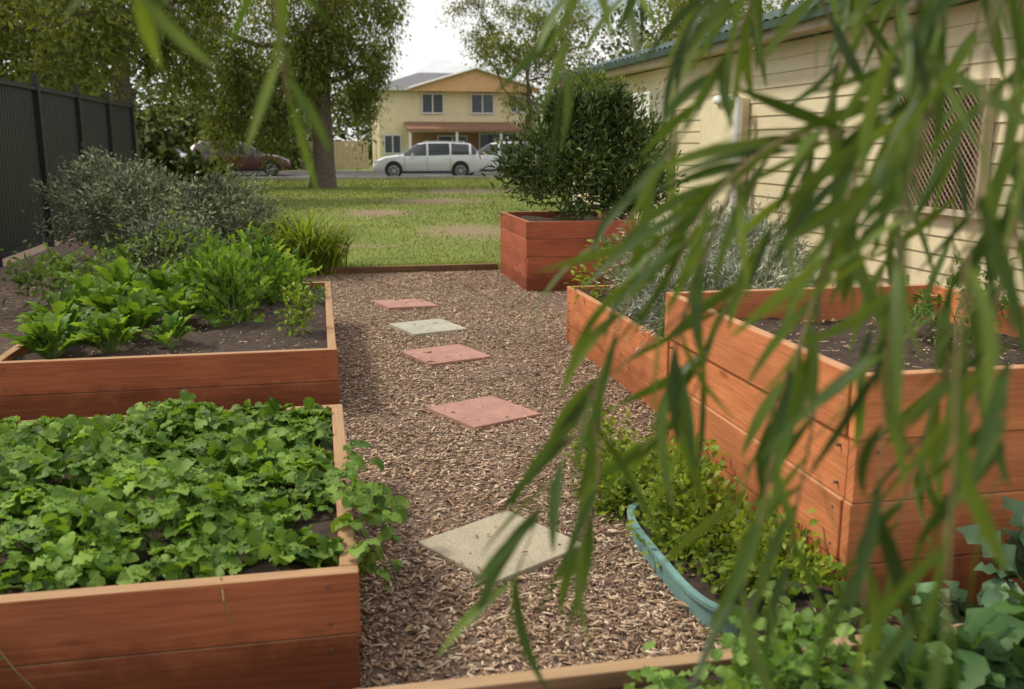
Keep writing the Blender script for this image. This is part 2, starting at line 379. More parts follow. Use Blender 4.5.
chips('soil_crumbs',500,(1.65,2.9),(2.6,4.1),z=.675,size=.8)

# ------------------------------------------------------------------ bed plants
G_straw=leafmat('strawberry_leaf',(.125,.25,.035),(.25,.4,.07),(.055,.12,.02),.35,.55,4)
def trifoliate(name,x0,x1,y0,y1,z0,n,h,L,m,extra=None):
    e=empty(name,((x0+x1)/2,(y0+y1)/2,z0)); o=np.array(e.location)
    x=rng.uniform(x0,x1,n);y=rng.uniform(y0,y1,n)
    gap=np.sin(x*7.3+2)*np.sin(y*8.1+1)+rng.normal(size=n)*.3; k=gap>-.75; x=x[k];y=y[k]
    if extra is not None: x=np.append(x,extra[:,0]);y=np.append(y,extra[:,1])
    n=len(x)
    edge=np.clip(np.minimum.reduce([x-x0,x1-x,y-y0,y1-y])/.3,0,1)
    surf=h*(.35+.35*np.sin(x*5.2+1.3)*np.sin(y*6.1)+.3*np.sin(x*13+y*9)+.35)*(.3+.7*edge)
    z=z0+surf*rng.random(n)**.6+.01
    if extra is not None: z[-len(extra):]=extra[:,2]
    P=np.stack([x,y,z],-1)-o
    nn=nrm(rng.normal(size=(n,3))*.5+[0,0,1]); a=rng.uniform(0,2*math.pi,n); d=np.stack([np.cos(a),np.sin(a),rng.normal(size=n)*.2],-1); d=nrm(d-nn*(d*nn).sum(1,keepdims=True)); s=np.cross(d,nn)
    l=L*rng.uniform(.5,1.4,n)
    PP=np.vstack([P,P,P]); DD=np.vstack([d,d*.25+s,d*.25-s]); NN=np.vstack([nn,nn,nn]); LL=np.concatenate([l,l*.85,l*.85])
    DD=DD+np.array([0,0,-.15])
    leaves('foliage',PP,DD,NN,LL,LL*.85,m,'frill',e,True)
    mb=MB()
    for i in rng.integers(0,n,min(n,500)):
        q=P[i]; b=np.array([q[0]+rng.normal()*.03,q[1]+rng.normal()*.03,-.06]); mb.tube([b,(b+q)/2+[0,0,.02],q],.0018,4,cap=False)
    mb.obj('stems',M_stem,e)
    return e
ex=np.array([(.07+rng.random()*.13,2.6+rng.random()*.75,.36-rng.random()*.2) for i in range(26)]+[(.04+rng.random()*.05,2.5+rng.random()*.9,.37+rng.random()*.05) for i in range(24)]+[(-1.1+rng.random()*.12,2.36+rng.random()*.04,.33-rng.random()*.1) for i in range(2)]+[(-.88,2.37,.27),(-.86,2.36,.24)])
trifoliate('strawberry_plants',-1.98,.0,2.5,4.1,.335,2900,.14,.052,G_straw,ex)
rn=MB(); rn.tube([(-.88,2.45,.38),(-.86,2.38,.3),(-.8,2.37,.2),(-.74,2.38,.1),(-.72,2.36,.02)],.0025,5); rn.tube([(-.3,2.45,.37),(-.29,2.39,.33),(-.27,2.385,.27)],.0025,5); rn.obj('strawberry_runner',M_twig)
G_sb=leafmat('leafy_green_leaf',(.15,.3,.04),(.28,.45,.085),(.07,.16,.025),.4,.5,5)
G_herb=leafmat('herb_leaf',(.11,.2,.035),(.2,.32,.07),(.05,.1,.02),.35,.5,5)
G_yel=leafmat('parsley_leaf',(.19,.3,.03),(.34,.44,.07),(.09,.15,.02),.4,.5,5)
def rosette(name,c,n,L,w,m,h=.6,el0=.35,el1=1.4,t='ovate'):
    e=empty(name,c); P=[];D=[];N=[];LL=[]; mb=MB()
    for i in range(n):
        a=rng.uniform(0,2*math.pi); el=rng.uniform(el0,el1); hd=np.array([math.cos(a),math.sin(a),0]); st=L*rng.uniform(.35,.8)
        d=hd*math.cos(el)+np.array([0,0,math.sin(el)]); p0=hd*.01; p1=p0+d*st; dd=d+np.array([0,0,-.25])
        P.append(p1*.98);D.append(dd);N.append(-hd*math.sin(el)+np.array([0,0,math.cos(el)])+rng.normal(size=3)*.3);LL.append(L*rng.uniform(.5,1.))
        mb.tube([p0,(p0+p1)/2,p1+dd*.05*L],[L*.03,L*.022,L*.01],5)
    LL=np.array(LL); leaves('foliage',np.array(P),np.array(D),np.array(N),LL,LL*w,m,t,e,True); mb.obj('stalks',M_stem,e,smooth=True)
    return e
for (x,y,L,n) in [(-1.5,5.55,.18,48),(-1.2,5.62,.17,44),(-.9,5.75,.14,30),(-1.55,6.0,.21,48),(-1.15,6.05,.2,40),(-1.35,6.5,.21,38),(-1.6,6.9,.22,32),(-.95,6.5,.2,36),(-1.15,7.1,.22,32),(-1.5,7.5,.22,30)]:
    rosette('leafy_green_plant',(x,y,.31),n,L,.5,G_sb,el0=.7,el1=1.5,t='frill')
for (x,y,r,h,n) in [(-.6,6.45,.16,.34,420),(-.75,6.95,.2,.38,500),(-.45,7.3,.2,.32,400),(-.9,7.6,.24,.3,400),(-.3,7.75,.16,.2,260)]:
    herb('herb_plant',[((x,y,.33+h*.5),(r,r,h*.75))],G_sb,n,.08,.45,stems=16,t='frill',rise=.7,up=.3)
herb('celery_plant',[((-.2,6.0,.42),(.1,.1,.17)),((-.17,6.0,.5),(.07,.07,.12))],G_yel,240,.04,.6,stems=14)
herb('herb_plant',[((-.12,7.2,.38),(.1,.35,.08))],G_herb,400,.03,.4)
G_grey=leafmat('grey_shrub_leaf',(.18,.22,.13),(.32,.36,.23),(.09,.12,.06),.2,.7,2)
herb('grey_green_shrub',[((-1.9,11.9,.6),(.75,.7,.6)),((-1.1,12.2,.55),(.6,.6,.5)),((-2.6,12.9,.7),(.8,.8,.6))],G_grey,19000,.065,.4,up=.2,clumps=70,spread=.13,stems=30,shell=.55)
herb('grey_green_shrub',[((-.75,11.6,.35),(.45,.4,.38)),((-1.6,10.9,.3),(.45,.4,.35))],G_grey,8000,.06,.35,up=.2,clumps=50,spread=.13,shell=.6)
G_lom=leafmat('strap_leaf',(.19,.28,.035),(.33,.42,.07),(.1,.15,.02),.35,.5,3)
e=empty('mat_rush_plant',(-.15,11.2,0)); strap((0,0,0),300,1.1,.026,e,G_lom,.1); strap((-.4,.3,0),180,1.0,.022,e,G_lom,.09,name='blades_b'); strap((.2,.1,0),170,.9,.02,e,G_lom,.07,name='blades_c')
e=empty('mat_rush_plant',(-1.2,10.1,0)); strap((0,0,0),120,.6,.014,e,G_lom,.08)
G_dark=leafmat('dark_shrub_leaf',(.065,.12,.028),(.15,.215,.055),(.03,.055,.015),.25,.45,2)
herb('leafy_shrub',[((-1.5,9.3,.3),(.5,.45,.3)),((-2.3,9.0,.25),(.4,.4,.25))],G_herb,1600,.07,.5,clumps=30,stems=14)
herb('oleander_shrub',[((2.6,10.05,1.05),(.62,.55,.4)),((2.75,10.05,1.35),(.55,.5,.4)),((2.3,10.0,1.3),(.35,.35,.4)),((3.2,10.15,1.35),(.45,.42,.48)),((2.75,10.1,1.65),(.4,.35,.32)),((3.35,10.0,1.0),(.35,.4,.35)),((2.6,10.1,1.8),(.18,.18,.2)),((3.05,10.1,1.8),(.22,.2,.22))],G_dark,11500,.09,.28,up=.15,clumps=20,spread=.24,stems=18,shell=.25,rise=.5)
G_lt=leafmat('light_shoot_leaf',(.13,.19,.045),(.24,.31,.09),None,.3,.5,3)
herb('light_green_shrub',[((3.3,10.5,1.6),(.45,.4,.5)),((2.95,10.6,1.95),(.35,.25,.3)),((3.6,10.6,1.2),(.35,.4,.5))],G_lt,3600,.07,.28,up=.2,clumps=26,spread=.22,stems=16,rise=.5)
G_sil=leafmat('silver_leaf',(.36,.41,.32),(.56,.6,.5),(.2,.24,.17),.15,.8,4)
herb('curry_bush',[((2.3,5.6,.62),(.48,.55,.44)),((2.75,5.8,.62),(.42,.5,.42)),((2.1,5.1,.5),(.26,.35,.26)),((2.45,5.1,.55),(.35,.35,.3))],G_sil,30000,.05,.2,t='quad',up=.1,clumps=110,spread=.11,stems=40,shell=.7,smat=plain('silver_stem',(.3,.33,.25)))
herb('herb_plant',[((2.05,6.6,.5),(.22,.25,.25)),((2.6,6.7,.6),(.3,.2,.25))],G_yel,900,.05,.5,stems=20)
herb('herb_plant',[((2.7,3.6,.8),(.2,.2,.18))],G_herb,300,.05,.4)
M_teal=plain('teal_paint',(.16,.3,.29),.6,var=.3,scale=8)
def trough():
    e=empty('teal_garden_trough',(1.32,2.93,0)); mb=MB(); n=48; a,b=.22,.47
    def P(s,z): return [( math.copysign(abs(math.cos(2*math.pi*i/n))**.5,math.cos(2*math.pi*i/n))*a*s, math.copysign(abs(math.sin(2*math.pi*i/n))**.5,math.sin(2*math.pi*i/n))*b*(1+(s-1)*a/b),z) for i in range(n)]
    rings=[P(.96,0),P(1,.085),P(1.05,.09),P(1.05,.105),P(.94,.105),P(.9,.05)]
    for r0,r1 in zip(rings,rings[1:]):
        for i in range(n): mb.poly([r0[i],r0[(i+1)%n],r1[(i+1)%n],r1[i]])
    mb.obj('shell',M_teal,e); s=MB(); s.poly(P(.92,.065)); s.obj('soil',M_soil,e)
trough()
herb('parsley_plant',[((1.3,3.0,.15),(.18,.3,.17)),((1.3,3.3,.18),(.18,.28,.2)),((1.38,2.7,.14),(.16,.22,.17)),((1.4,2.5,.13),(.14,.14,.14))],G_yel,4000,.032,.7,t='frill',clumps=46,spread=.2,stems=34,shell=.25,rise=.4)
herb('parsley_plant',[((1.3,3.8,.12),(.2,.34,.2)),((1.18,3.6,.06),(.14,.16,.12))],G_yel,2200,.033,.7,t='frill',clumps=30,spread=.24,stems=26,shell=.25,rise=.4)
pt=MB(); ring=lambda r,z:[(r*math.cos(2*math.pi*i/28),r*math.sin(2*math.pi*i/28),z) for i in range(28)]
rr=[ring(.12,0),ring(.16,.22),ring(.175,.22),ring(.175,.25),ring(.155,.25),ring(.15,.2)]
for r0,r1 in zip(rr,rr[1:]):
    for i in range(28): pt.poly([r0[i],r0[(i+1)%28],r1[(i+1)%28],r1[i]])
e=empty('black_plant_pot',(1.27,2.17,0)); pt.obj('pot',plain('black_plastic',(.015,.016,.017),.35),e); s=MB(); s.poly(ring(.152,.21)); s.obj('soil',M_soil,e)
herb('seedling',[((1.27,2.17,.27),(.1,.1,.06))],G_herb,50,.05,.7,stems=6)
G_squash=leafmat('squash_leaf',(.07,.16,.05),(.14,.27,.09),(.035,.085,.03),.3,.5,5)
for (x,y,L,n) in [(.98,1.62,.11,18),(1.2,1.6,.13,20),(1.35,1.72,.13,20),(1.5,1.62,.14,22),(1.7,1.7,.17,22),(1.95,1.7,.19,22),(1.6,1.35,.16,20),(2.25,1.7,.2,22)]:
    rosette('squash_plant',(x,y,.29),n,L,.85,G_squash,t='frill')
herb('lettuce_plant',[((.82,1.66,.35),(.16,.13,.11)),((.62,1.6,.32),(.13,.1,.07)),((1.0,1.7,.36),(.1,.1,.11))],leafmat('lettuce_leaf',(.15,.3,.055),(.27,.43,.1),None,.35,.5,6),1100,.045,.7,t='frill',clumps=26,shell=.3)
G_bra=leafmat('brassica_leaf',(.1,.19,.1),(.18,.3,.17),(.05,.1,.06),.2,.5,4)
rosette('brassica_plant',(2.05,2.2,.15),26,.22,.6,G_bra,t='frill'); rosette('brassica_plant',(1.8,2.15,.05),20,.17,.6,G_bra,t='frill')

# ------------------------------------------------------------------ black fence
e=empty('black_slat_fence',(-3.9,12,0)); M_blk=plain('black_metal',(.016,.016,.016),.5,.2,var=.3)
mb=MB(); y=-9.0
while y<=10.5: mb.box((0,y,1.22),(.08,.08,2.44)); y+=2.4
for z in (.12,2.25): mb.box((.0,.75,z),(.05,19.4,.05))
yy=-8.95
while yy<10.4: mb.box((-.03,yy,1.2),(.018,.11,2.2)); yy+=.135
mb.obj('panels',M_blk,e)

# ------------------------------------------------------------------ weatherboard building
e=empty('weatherboard_building',(5,9,0))
def sidmat():
    m,nt,bs,out=mat('cream_weatherboard'); c=coord(nt,'Object',(1,.25,1))
    col=ramp(nt,[(.3,(.62,.53,.34)),(.7,(.76,.67,.45))],noise(nt,c,2.5,6,.7)); nt.links.new(col,bs.inputs['Base Color']); bs.inputs['Roughness'].default_value=.55; return m
M_sid=sidmat(); M_white=plain('white_paint',(.74,.74,.7),.5,var=.08); M_green=plain('green_roof_metal',(.045,.085,.07),.5,.2); M_beige=plain('beige_frame',(.5,.42,.3),.6)
H=2.56
mb=MB(); z=.3; Y0,Y1=-9.,9.4
mb.poly([(.02,Y0,0),(.02,Y1,0),(.02,Y1,.3),(.02,Y0,.3)])
while z<H-.01:
    z2=min(z+.15,H); mb.poly([(-.02,Y1,z),(-.02,Y0,z),(-.004,Y0,z2),(-.004,Y1,z2)]); mb.poly([(-.02,Y0,z),(-.02,Y1,z),(-.003,Y1,z),(-.003,Y0,z)]); z=z2
mb.poly([(0,Y1,0),(6,Y1,0),(6,Y1,H),(0,Y1,H)]); mb.poly([(6,Y0,0),(0,Y0,0),(0,Y0,H),(6,Y0,H)]); mb.poly([(0,Y1,H),(6,Y1,H),(3,Y1,H+.9)])
mb.obj('weatherboard_wall',M_sid,e)
mb=MB(); mb.box((-.03,Y1,1.4),(.09,.09,2.3)); mb.obj('corner_trim',M_white,e)
mb=MB(); mb.box((-.16,(Y0+Y1)/2,H+.03),(.34,Y1-Y0+.5,.02),mi=0); mb.box((-.33,(Y0+Y1)/2,H+.07),(.025,Y1-Y0+.6,.13),mi=0); mb.box((-.39,(Y0+Y1)/2,H+.12),(.1,Y1-Y0+.6,.075),mi=1); mb.obj('fascia_gutter',[M_beige,M_green],e)
mb=MB(); yy=Y0-.3; zz0,zz1=H+.17,H+1.2
while yy<Y1+.3:
    for k,(dz0,dz1) in enumerate(((0,.025),(.025,0))):
        a=yy+k*.1; mb.poly([(-.4,a,zz0+dz0),(-.4,a+.1,zz0+dz1),(3,a+.1,zz1+dz1),(3,a,zz1+dz0)])
    yy+=.2
mb.poly([(3,Y0-.3,zz1),(3,Y1+.3,zz1),(6.5,Y1+.3,zz0),(6.5,Y0-.3,zz0)]); mb.obj('roof',M_green,e)
wy0,wy1,wz0,wz1=-2.5,-1.4,.98,1.92
mb=MB()
for (a,b,c,d) in [(wy0-.05,wy1+.05,wz1,wz1+.05),(wy0-.06,wy1+.06,wz0-.05,wz0)]: mb.box((-.06,(a+b)/2,(c+d)/2),(.09,b-a,d-c))
for yc in (wy0-.02,wy1+.02): mb.box((-.06,yc,(wz0+wz1)/2),(.08,.04,wz1-wz0-.004))
mb.obj('window_frame',M_beige,e,bevel=.004)
mb=MB(); mb.poly([(-.03,wy0,wz0),(-.03,wy1,wz0),(-.03,wy1,wz1),(-.03,wy0,wz1)]); mb.obj('window_glass',plain('dark_glass',(.07,.05,.04),.2),e)
mb=MB(); W=wy1-wy0;HH=wz1-wz0
for s in (1,-1):
    c=-W-HH
    while c<W+HH:
        pts=[]
        for t in np.linspace(0,W,60):
            zc=c+s*t
            if 0<=zc<=HH: pts.append((-.075-(.004 if s>0 else 0),wy0+t,wz0+zc))
        if len(pts)>1: mb.tube([pts[0],pts[-1]],.006,4)
        c+=.06
mb.box((-.075,wy0+W/2,(wz0+wz1)/2),(.02,.03,HH)); mb.obj('security_screen',plain('bronze_screen',(.28,.18,.12),.6),e)
mb=MB(); mb.box((-.1,2.25,1.0),(.16,1.1,2.02)); mb.obj('cover_panel',plain('cream_panel',(.74,.65,.43),.6),e,bevel=.008)
mb=MB(); mb.tube([(-.2,1.62,.1),(-.2,1.62,1.92),(-.2,1.65,1.98),(-.2,1.73,2.01),(-.2,2.25,2.01),(-.1,2.35,2.02)],.055,12)
for zz in (.6,1.4): mb.box((-.13,1.62,zz),(.16,.13,.03))
mb.obj('downpipe',M_white,e,smooth=True)
mb=MB(); mb.box((-.22,4.6,2.0),(.32,.8,.42)); mb.tube([(-.39,4.6,2.0),(-.385,4.6,2.0)],.16,20); mb.obj('air_conditioner',M_white,e,bevel=.01)

# ------------------------------------------------------------------ road, kerb, cars
M_asph=plain('asphalt',(.055,.055,.055),.9,var=.25,scale=2,bs_=.5); M_conc=plain('concrete',(.38,.36,.32),.85,var=.2,scale=2)
mb=MB(); mb.poly([(-120,40.6,.004),(120,40.6,.004),(120,49,.004),(-120,49,.004)]); mb.obj('road',M_asph)
for yk in (40.5,49.1):
    mb=MB(); mb.box((0,yk,.06),(240,.18,.13)); mb.obj('kerb',M_conc)
mb=MB(); 
for i in range(-20,20): mb.box((i*6,44.8,.008),(2.5,.1,.003))
mb.obj('road_marking',M_white)
mb=MB(); mb.poly([(-120,51,.008),(120,51,.008),(120,52.4,.008),(-120,52.4,.008)]); mb.obj('footpath',M_conc)
def carpaint(name,c,metal=.3):
    m,nt,bs,out=mat(name); bs.inputs['Base Color'].default_value=(*c,1); bs.inputs['Metallic'].default_value=metal; bs.inputs['Roughness'].default_value=.3; bs.inputs['Coat Weight'].default_value=.5; return m
M_glass=carpaint('car_glass',(.02,.025,.03),0); M_tyre=plain('tyre',(.02,.02,.02),.8); M_rim=plain('alloy_rim',(.5,.5,.52),.35,.6); M_red=carpaint('tail_light',(.5,.02,.02),0); M_lamp=carpaint('head_light',(.75,.78,.8),.2)
def car(loc,rz,col,wagon=True):
    e=empty('parked_car',loc,rz)
    S=[(-2.30,.42,.70,.74,.70,.58),(-2.26,.32,.93,.97,.80,.66),(-2.12,.27,.99,1.22,.86,.62),(-1.9,.24,.99,1.44,.88,.60),(-1.8,.23,.99,1.46,.88,.60),(-1.04,.22,.98,1.50,.89,.62),(-.96,.22,.98,1.505,.89,.62),(-.06,.22,.95,1.5,.89,.62),(.02,.22,.95,1.49,.89,.62),(.38,.22,.945,1.45,.89,.6),(.98,.22,.935,1.07,.89,.66),(1.2,.22,.93,.985,.89,.74),(1.75,.22,.86,.91,.87,.70),(2.1,.24,.72,.78,.82,.62),(2.25,.3,.6,.66,.75,.54),(2.31,.4,.52,.56,.66,.46)]
    if not wagon: S[2]=(-2.12,.27,.96,1.02,.86,.68);S[3]=(-1.75,.24,.97,1.04,.88,.68);S[4]=(-1.6,.23,.97,1.1,.88,.66)
    V=[];n=len(S)
    for x,zb,zm,zr,w,wr in S:
        half=[(w*.9,zb),(w*.99,zb+(zm-zb)*.3),(w,zb+(zm-zb)*.7),(w*.965,zm),(wr,zr-.035),(wr*.86,zr),(0,zr+.015)]
        V+=[(x,a,b) for a,b in half]+[(x,-a,b) for a,b in half[:-1][::-1]]
    K=13; mb=MB(); mb.v=[tuple(p) for p in V]
    for i in range(n-1):
        for j in range(K-1):
            jj=j if j<6 else 11-j
            mi=0; x0=S[i][0]; narrow=(S[i+1][0]-x0)<.11
            if jj==3 and -2.13<x0<.9 and not narrow and (wagon or x0>-1.7): mi=1
            if jj in(4,5) and .37<x0<1.1: mi=1
            if jj in(4,5) and ((wagon and -2.27<x0<-1.95) or (not wagon and -1.7<x0<-1.1)): mi=1
            mb.f.append((i*K+j,(i+1)*K+j,(i+1)*K+j+1,i*K+j+1)); mb.m.append(mi); mb.uv+=[(0,0)]*4
        mb.f.append((i*K,i*K+12,(i+1)*K+12,(i+1)*K)); mb.m.append(2); mb.uv+=[(0,0)]*4
    for b in (0,n-1): mb.f.append(tuple(b*K+j for j in range(K))); mb.m.append(0); mb.uv+=[(0,0)]*K
    mb.obj('body',[col,M_glass,M_tyre],e,smooth=True)
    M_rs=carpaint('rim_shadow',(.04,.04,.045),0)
    for k,(x) in enumerate((-1.42,1.42)):
        for s in (1,-1):
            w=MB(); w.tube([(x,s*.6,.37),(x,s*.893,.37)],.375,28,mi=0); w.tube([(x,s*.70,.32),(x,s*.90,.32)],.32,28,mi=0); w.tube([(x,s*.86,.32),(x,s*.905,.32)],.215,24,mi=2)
            for a in range(7):
                th=a*2*math.pi/7; w.tube([(x+.05*math.cos(th),s*.911,.32+.05*math.sin(th)),(x+.2*math.cos(th),s*.911,.32+.2*math.sin(th))],.02,5,mi=1)
            w.tube([(x,s*.905,.32),(x,s*.915,.32)],.055,12,mi=1)
            for q in range(20):
                t0=q*2*math.pi/20;t1=(q+1)*2*math.pi/20; w.tube([(x+.215*math.cos(t0),s*.908,.32+.215*math.sin(t0)),(x+.215*math.cos(t1),s*.908,.32+.215*math.sin(t1))],.014,5,mi=1)
            w.obj('wheel_%d%s'%(k,'l' if s>0 else 'r'),[M_tyre,M_rim,M_rs],e)
    L=MB()
    for s in (1,-1):
        L.box((2.1,s*.62,.69),(.26,.28,.13),mi=0); L.box((-2.2,s*.70,.86),(.2,.17,.2),mi=1); L.box((.62,s*.98,1.0),(.1,.18,.12),mi=2); L.tube([(-1.7,s*.56,1.47),(-1.6,s*.56,1.54),(0,s*.57,1.55),(.15,s*.57,1.49)],.018,6,mi=3)
        L.box((-.75,s*.905,.82),(.16,.02,.025),mi=2); L.box((.15,s*.905,.8),(.16,.02,.025),mi=2); L.box((0,s*.885,.26),(2.1,.05,.09),mi=4)
        for xd in (-1.0,0,.95): L.box((xd,s*.893,.62),(.012,.006,.6),mi=4)
    L.box((2.27,0,.5),(.07,.8,.14),mi=4); L.box((-2.3,0,.62),(.03,.45,.12),mi=0)
    L.obj('fittings',[M_lamp,M_red,col,M_rim,M_tyre],e,bevel=.01)
    return e
silver=carpaint('silver_paint',(.66,.68,.72),.15); whitec=carpaint('white_car_paint',(.85,.86,.87),0); darkc=carpaint('dark_car_paint',(.14,.05,.05))
car((4.6,42.0,.0),math.pi-.08,silver)
car((8.15,44.2,0),math.pi-.12,whitec)
car((-3.6,46.3,0),.05,darkc)
car((-7.2,47.2,0),.02,whitec,wagon=False)
car((14.2,45.9,0),math.pi,silver,wagon=False)

# ------------------------------------------------------------------ two-storey house
e=empty('two_storey_house',(8,60,0))
M_hs=plain('cream_render',(.78,.68,.43),.7,var=.08); M_pe=plain('peach_gable',(.68,.41,.2),.7,var=.1); M_tile=plain('grey_roof_tiles',(.16,.16,.17),.7,var=.25,scale=6); M_win=plain('house_window',(.07,.085,.1),.12); M_br=plain('brown_roof',(.27,.14,.09),.7); M_lb=plain('brown_brick',(.36,.22,.13),.85,var=.25,scale=8)
E=4.75
mb=MB(); mb.box((.4,4,E/2),(9.4,8,E)); mb.obj('walls',M_hs,e)
mb=MB(); mb.box((1.3,-.01,1.05),(7.4,.04,2.1)); mb.obj('lower_brickwork',M_lb,e)
mb=MB()
x0,x1,y0,y1=-4.8,5.6,-.5,8.5; zr=E-.02; ap=5.95
mb.poly([(x0,y0,zr),(x1,y0,zr),(x1-3.4,4,ap),(x0+3.4,4,ap)]); mb.poly([(x0,y1,zr),(x0+3.4,4,ap),(x1-3.4,4,ap),(x1,y1,zr)]); mb.poly([(x0,y0,zr),(x0+3.4,4,ap),(x0,y1,zr)]); mb.poly([(x1,y0,zr),(x1,y1,zr),(x1-3.4,4,ap)])
gx0,gx1,ga=-2.5,5.6,5.95; gm=(gx0+gx1)/2
mb.poly([(gx0,-1.1,E),(gm,-1.1,ga),(gm,4,ga+.01),(gx0,4,E)]); mb.poly([(gx1,-1.1,E),(gx1,4,E),(gm,4,ga+.01),(gm,-1.1,ga)])
mb.obj('roof',M_tile,e)
mb=MB(); mb.poly([(gx0+.15,-.8,E-.2),(gx1-.15,-.8,E-.2),(gx1-.15,-.8,E),(gm,-.8,ga-.05),(gx0+.15,-.8,E)]); mb.poly([(gx0+.15,-.8,E-.2),(gx0+.15,-.02,E-.2),(gx1-.15,-.02,E-.2),(gx1-.15,-.8,E-.2)]); mb.obj('gable',M_pe,e)
mb=MB(); 
mb.tube([(gx0-.05,-1.12,E-.05),(gm,-1.12,ga-.03)],.07,4); mb.tube([(gm,-1.12,ga-.03),(gx1+.05,-1.12,E-.05)],.07,4); mb.box((.4,-.55,E-.08),(10.4,.12,.14)); mb.obj('barge_boards',M_white,e)
mb=MB(); mf=MB()
def hw(x,z,w,h):
    mb.box((x,-.05,z),(w,.06,h)); 
    for dx in (-w/2,0,w/2): mf.box((x+dx,-.09,z),(.07,.07,h+.1))
    for dz in (-h/2,h/2): mf.box((x,-.085,z+dz),(w+.12,.06,.08))
hw(-1.0,3.85,1.3,1.15); hw(2.1,3.85,1.4,1.15); hw(4.3,3.85,.8,1.0); hw(-3.5,1.4,1.0,1.1); hw(.2,1.3,1.8,1.2); hw(3.2,1.15,2.6,1.8)
mb.obj('windows',M_win,e); mf.obj('window_frames',M_white,e)
mb=MB(); mb.poly([(-2.8,-2.2,2.3),(5.8,-2.2,2.3),(5.8,0,2.75),(-2.8,0,2.75)]); mb.box((1.5,-2.2,2.24),(8.6,.1,.16)); mb.obj('veranda_roof',M_br,e)
mb=MB()
for x in (-2.6,.2,2.9,5.5): mb.box((x,-2.05,1.1),(.14,.14,2.2))
mb.box((1.5,-2.08,.45),(8.2,.06,.9)); mb.obj('veranda_posts',M_white,e)
mb=MB(); x=-9.
while x<-5.1: mb.box((x,-3,.8),(.16,.03,1.6)); x+=.18
mb.obj('cream_palings',plain('cream_paling',(.55,.43,.25),.8),empty('paling_fence',(8,60,0)))

# ------------------------------------------------------------------ trees
G_t1=leafmat('tree_leaf_olive',(.14,.18,.04),(.29,.32,.085),(.065,.09,.02),.4,.55,.5)
G_t2=leafmat('tree_leaf_dark',(.11,.15,.035),(.22,.27,.07),(.05,.07,.02),.25,.55,.4)
G_t3=leafmat('tree_leaf_gum',(.17,.21,.06),(.32,.35,.12),(.08,.11,.04),.4,.55,.4)
tree('paperbark_tree',(.1,33.6,0),.34,6.5,[((-1.4,0,5.4),(2.0,1.8,1.7),1.2),((1.3,0,5.4),(1.3,1.5,1.5),1),((0,0,7.2),(2.2,2,1.8),1.3),((-3.0,.5,4.2),(1.2,1.3,1.3),.8),((-2.3,-.5,3.0),(1.0,.9,1.0),.7),((-1.6,-.6,2.2),(.7,.8,.7),.45),((-3.0,-.3,2.0),(.7,.8,.7),.45),((1.4,-.3,4.0),(.9,.9,.9),.6),((1.5,-.4,2.9),(.5,.6,.6),.25),((-.6,-.6,3.8),(.9,.8,.9),.5),((.2,-.9,4.7),(.9,.7,.8),.5),((-4.3,.8,5.6),(1.3,1.3,1.6),.9),((2.2,0,6.4),(.9,1,1.2),.5)],40000,.17,G_t1,clumps=34,spread=.18,droop=.75,lean=(.3,0),quadw=.32)
tree('gum_tree',(-4.9,27.0,0),.26,6,[((-.5,0,6.8),(1.9,1.8,1.7),1),((1.2,.4,5.9),(1.4,1.4,1.4),1),((-1.9,.3,5.2),(1.5,1.5,1.4),1),((.2,0,4.6),(1.2,1.2,.9),.6),((1.4,.5,3.8),(.9,.9,.8),.5),((2.6,.8,6.6),(1.4,1.2,1.4),.8)],20000,.16,G_t1,clumps=26,spread=.18,droop=.6,quadw=.4)
tree('gum_tree',(-7.2,24.0,0),.22,5,[((0,0,5.6),(2.2,2,1.9),1),((1.6,.4,4.4),(1.5,1.4,1.3),1),((-1.5,.3,4),(1.6,1.5,1.4),1),((1.2,0,2.9),(1.2,1.2,.9),.6)],14000,.17,G_t1,clumps=26,spread=.2,droop=.4,quadw=.45)
tree('gum_tree',(8.0,36,0),.11,4.6,[((-.2,0,5.4),(1.3,1.3,1.0),1),((.9,.2,4.5),(1.1,1.1,.8),.8),((-1.7,0,5.2),(1.0,.9,.6),.7),((.8,.2,6.4),(1.4,1.1,.9),.9),((-.4,0,3.2),(.7,.8,.5),.25),((1.6,0,3.2),(1.1,1,.8),.6),((-2.0,0,6.2),(1.2,.8,.6),.5),((.3,0,2.4),(.7,.7,.5),.2)],14000,.14,G_t3,clumps=18,spread=.16,droop=.45,lean=(-.3,0),quadw=.32)
tree('street_tree',(12.0,30.5,0),.16,3.5,[((0,0,4.2),(1.6,1.5,1.3),1),((-.9,0,3.1),(1.1,1.1,.9),.8),((1.2,0,5.3),(1.7,1.4,1.3),1),((0,0,6.2),(1.3,1.2,.9),.8)],13000,.14,G_t3,clumps=22,spread=.2,droop=.3)
e=empty('background_trees',(0,75,0)); PP=[];OO=[]
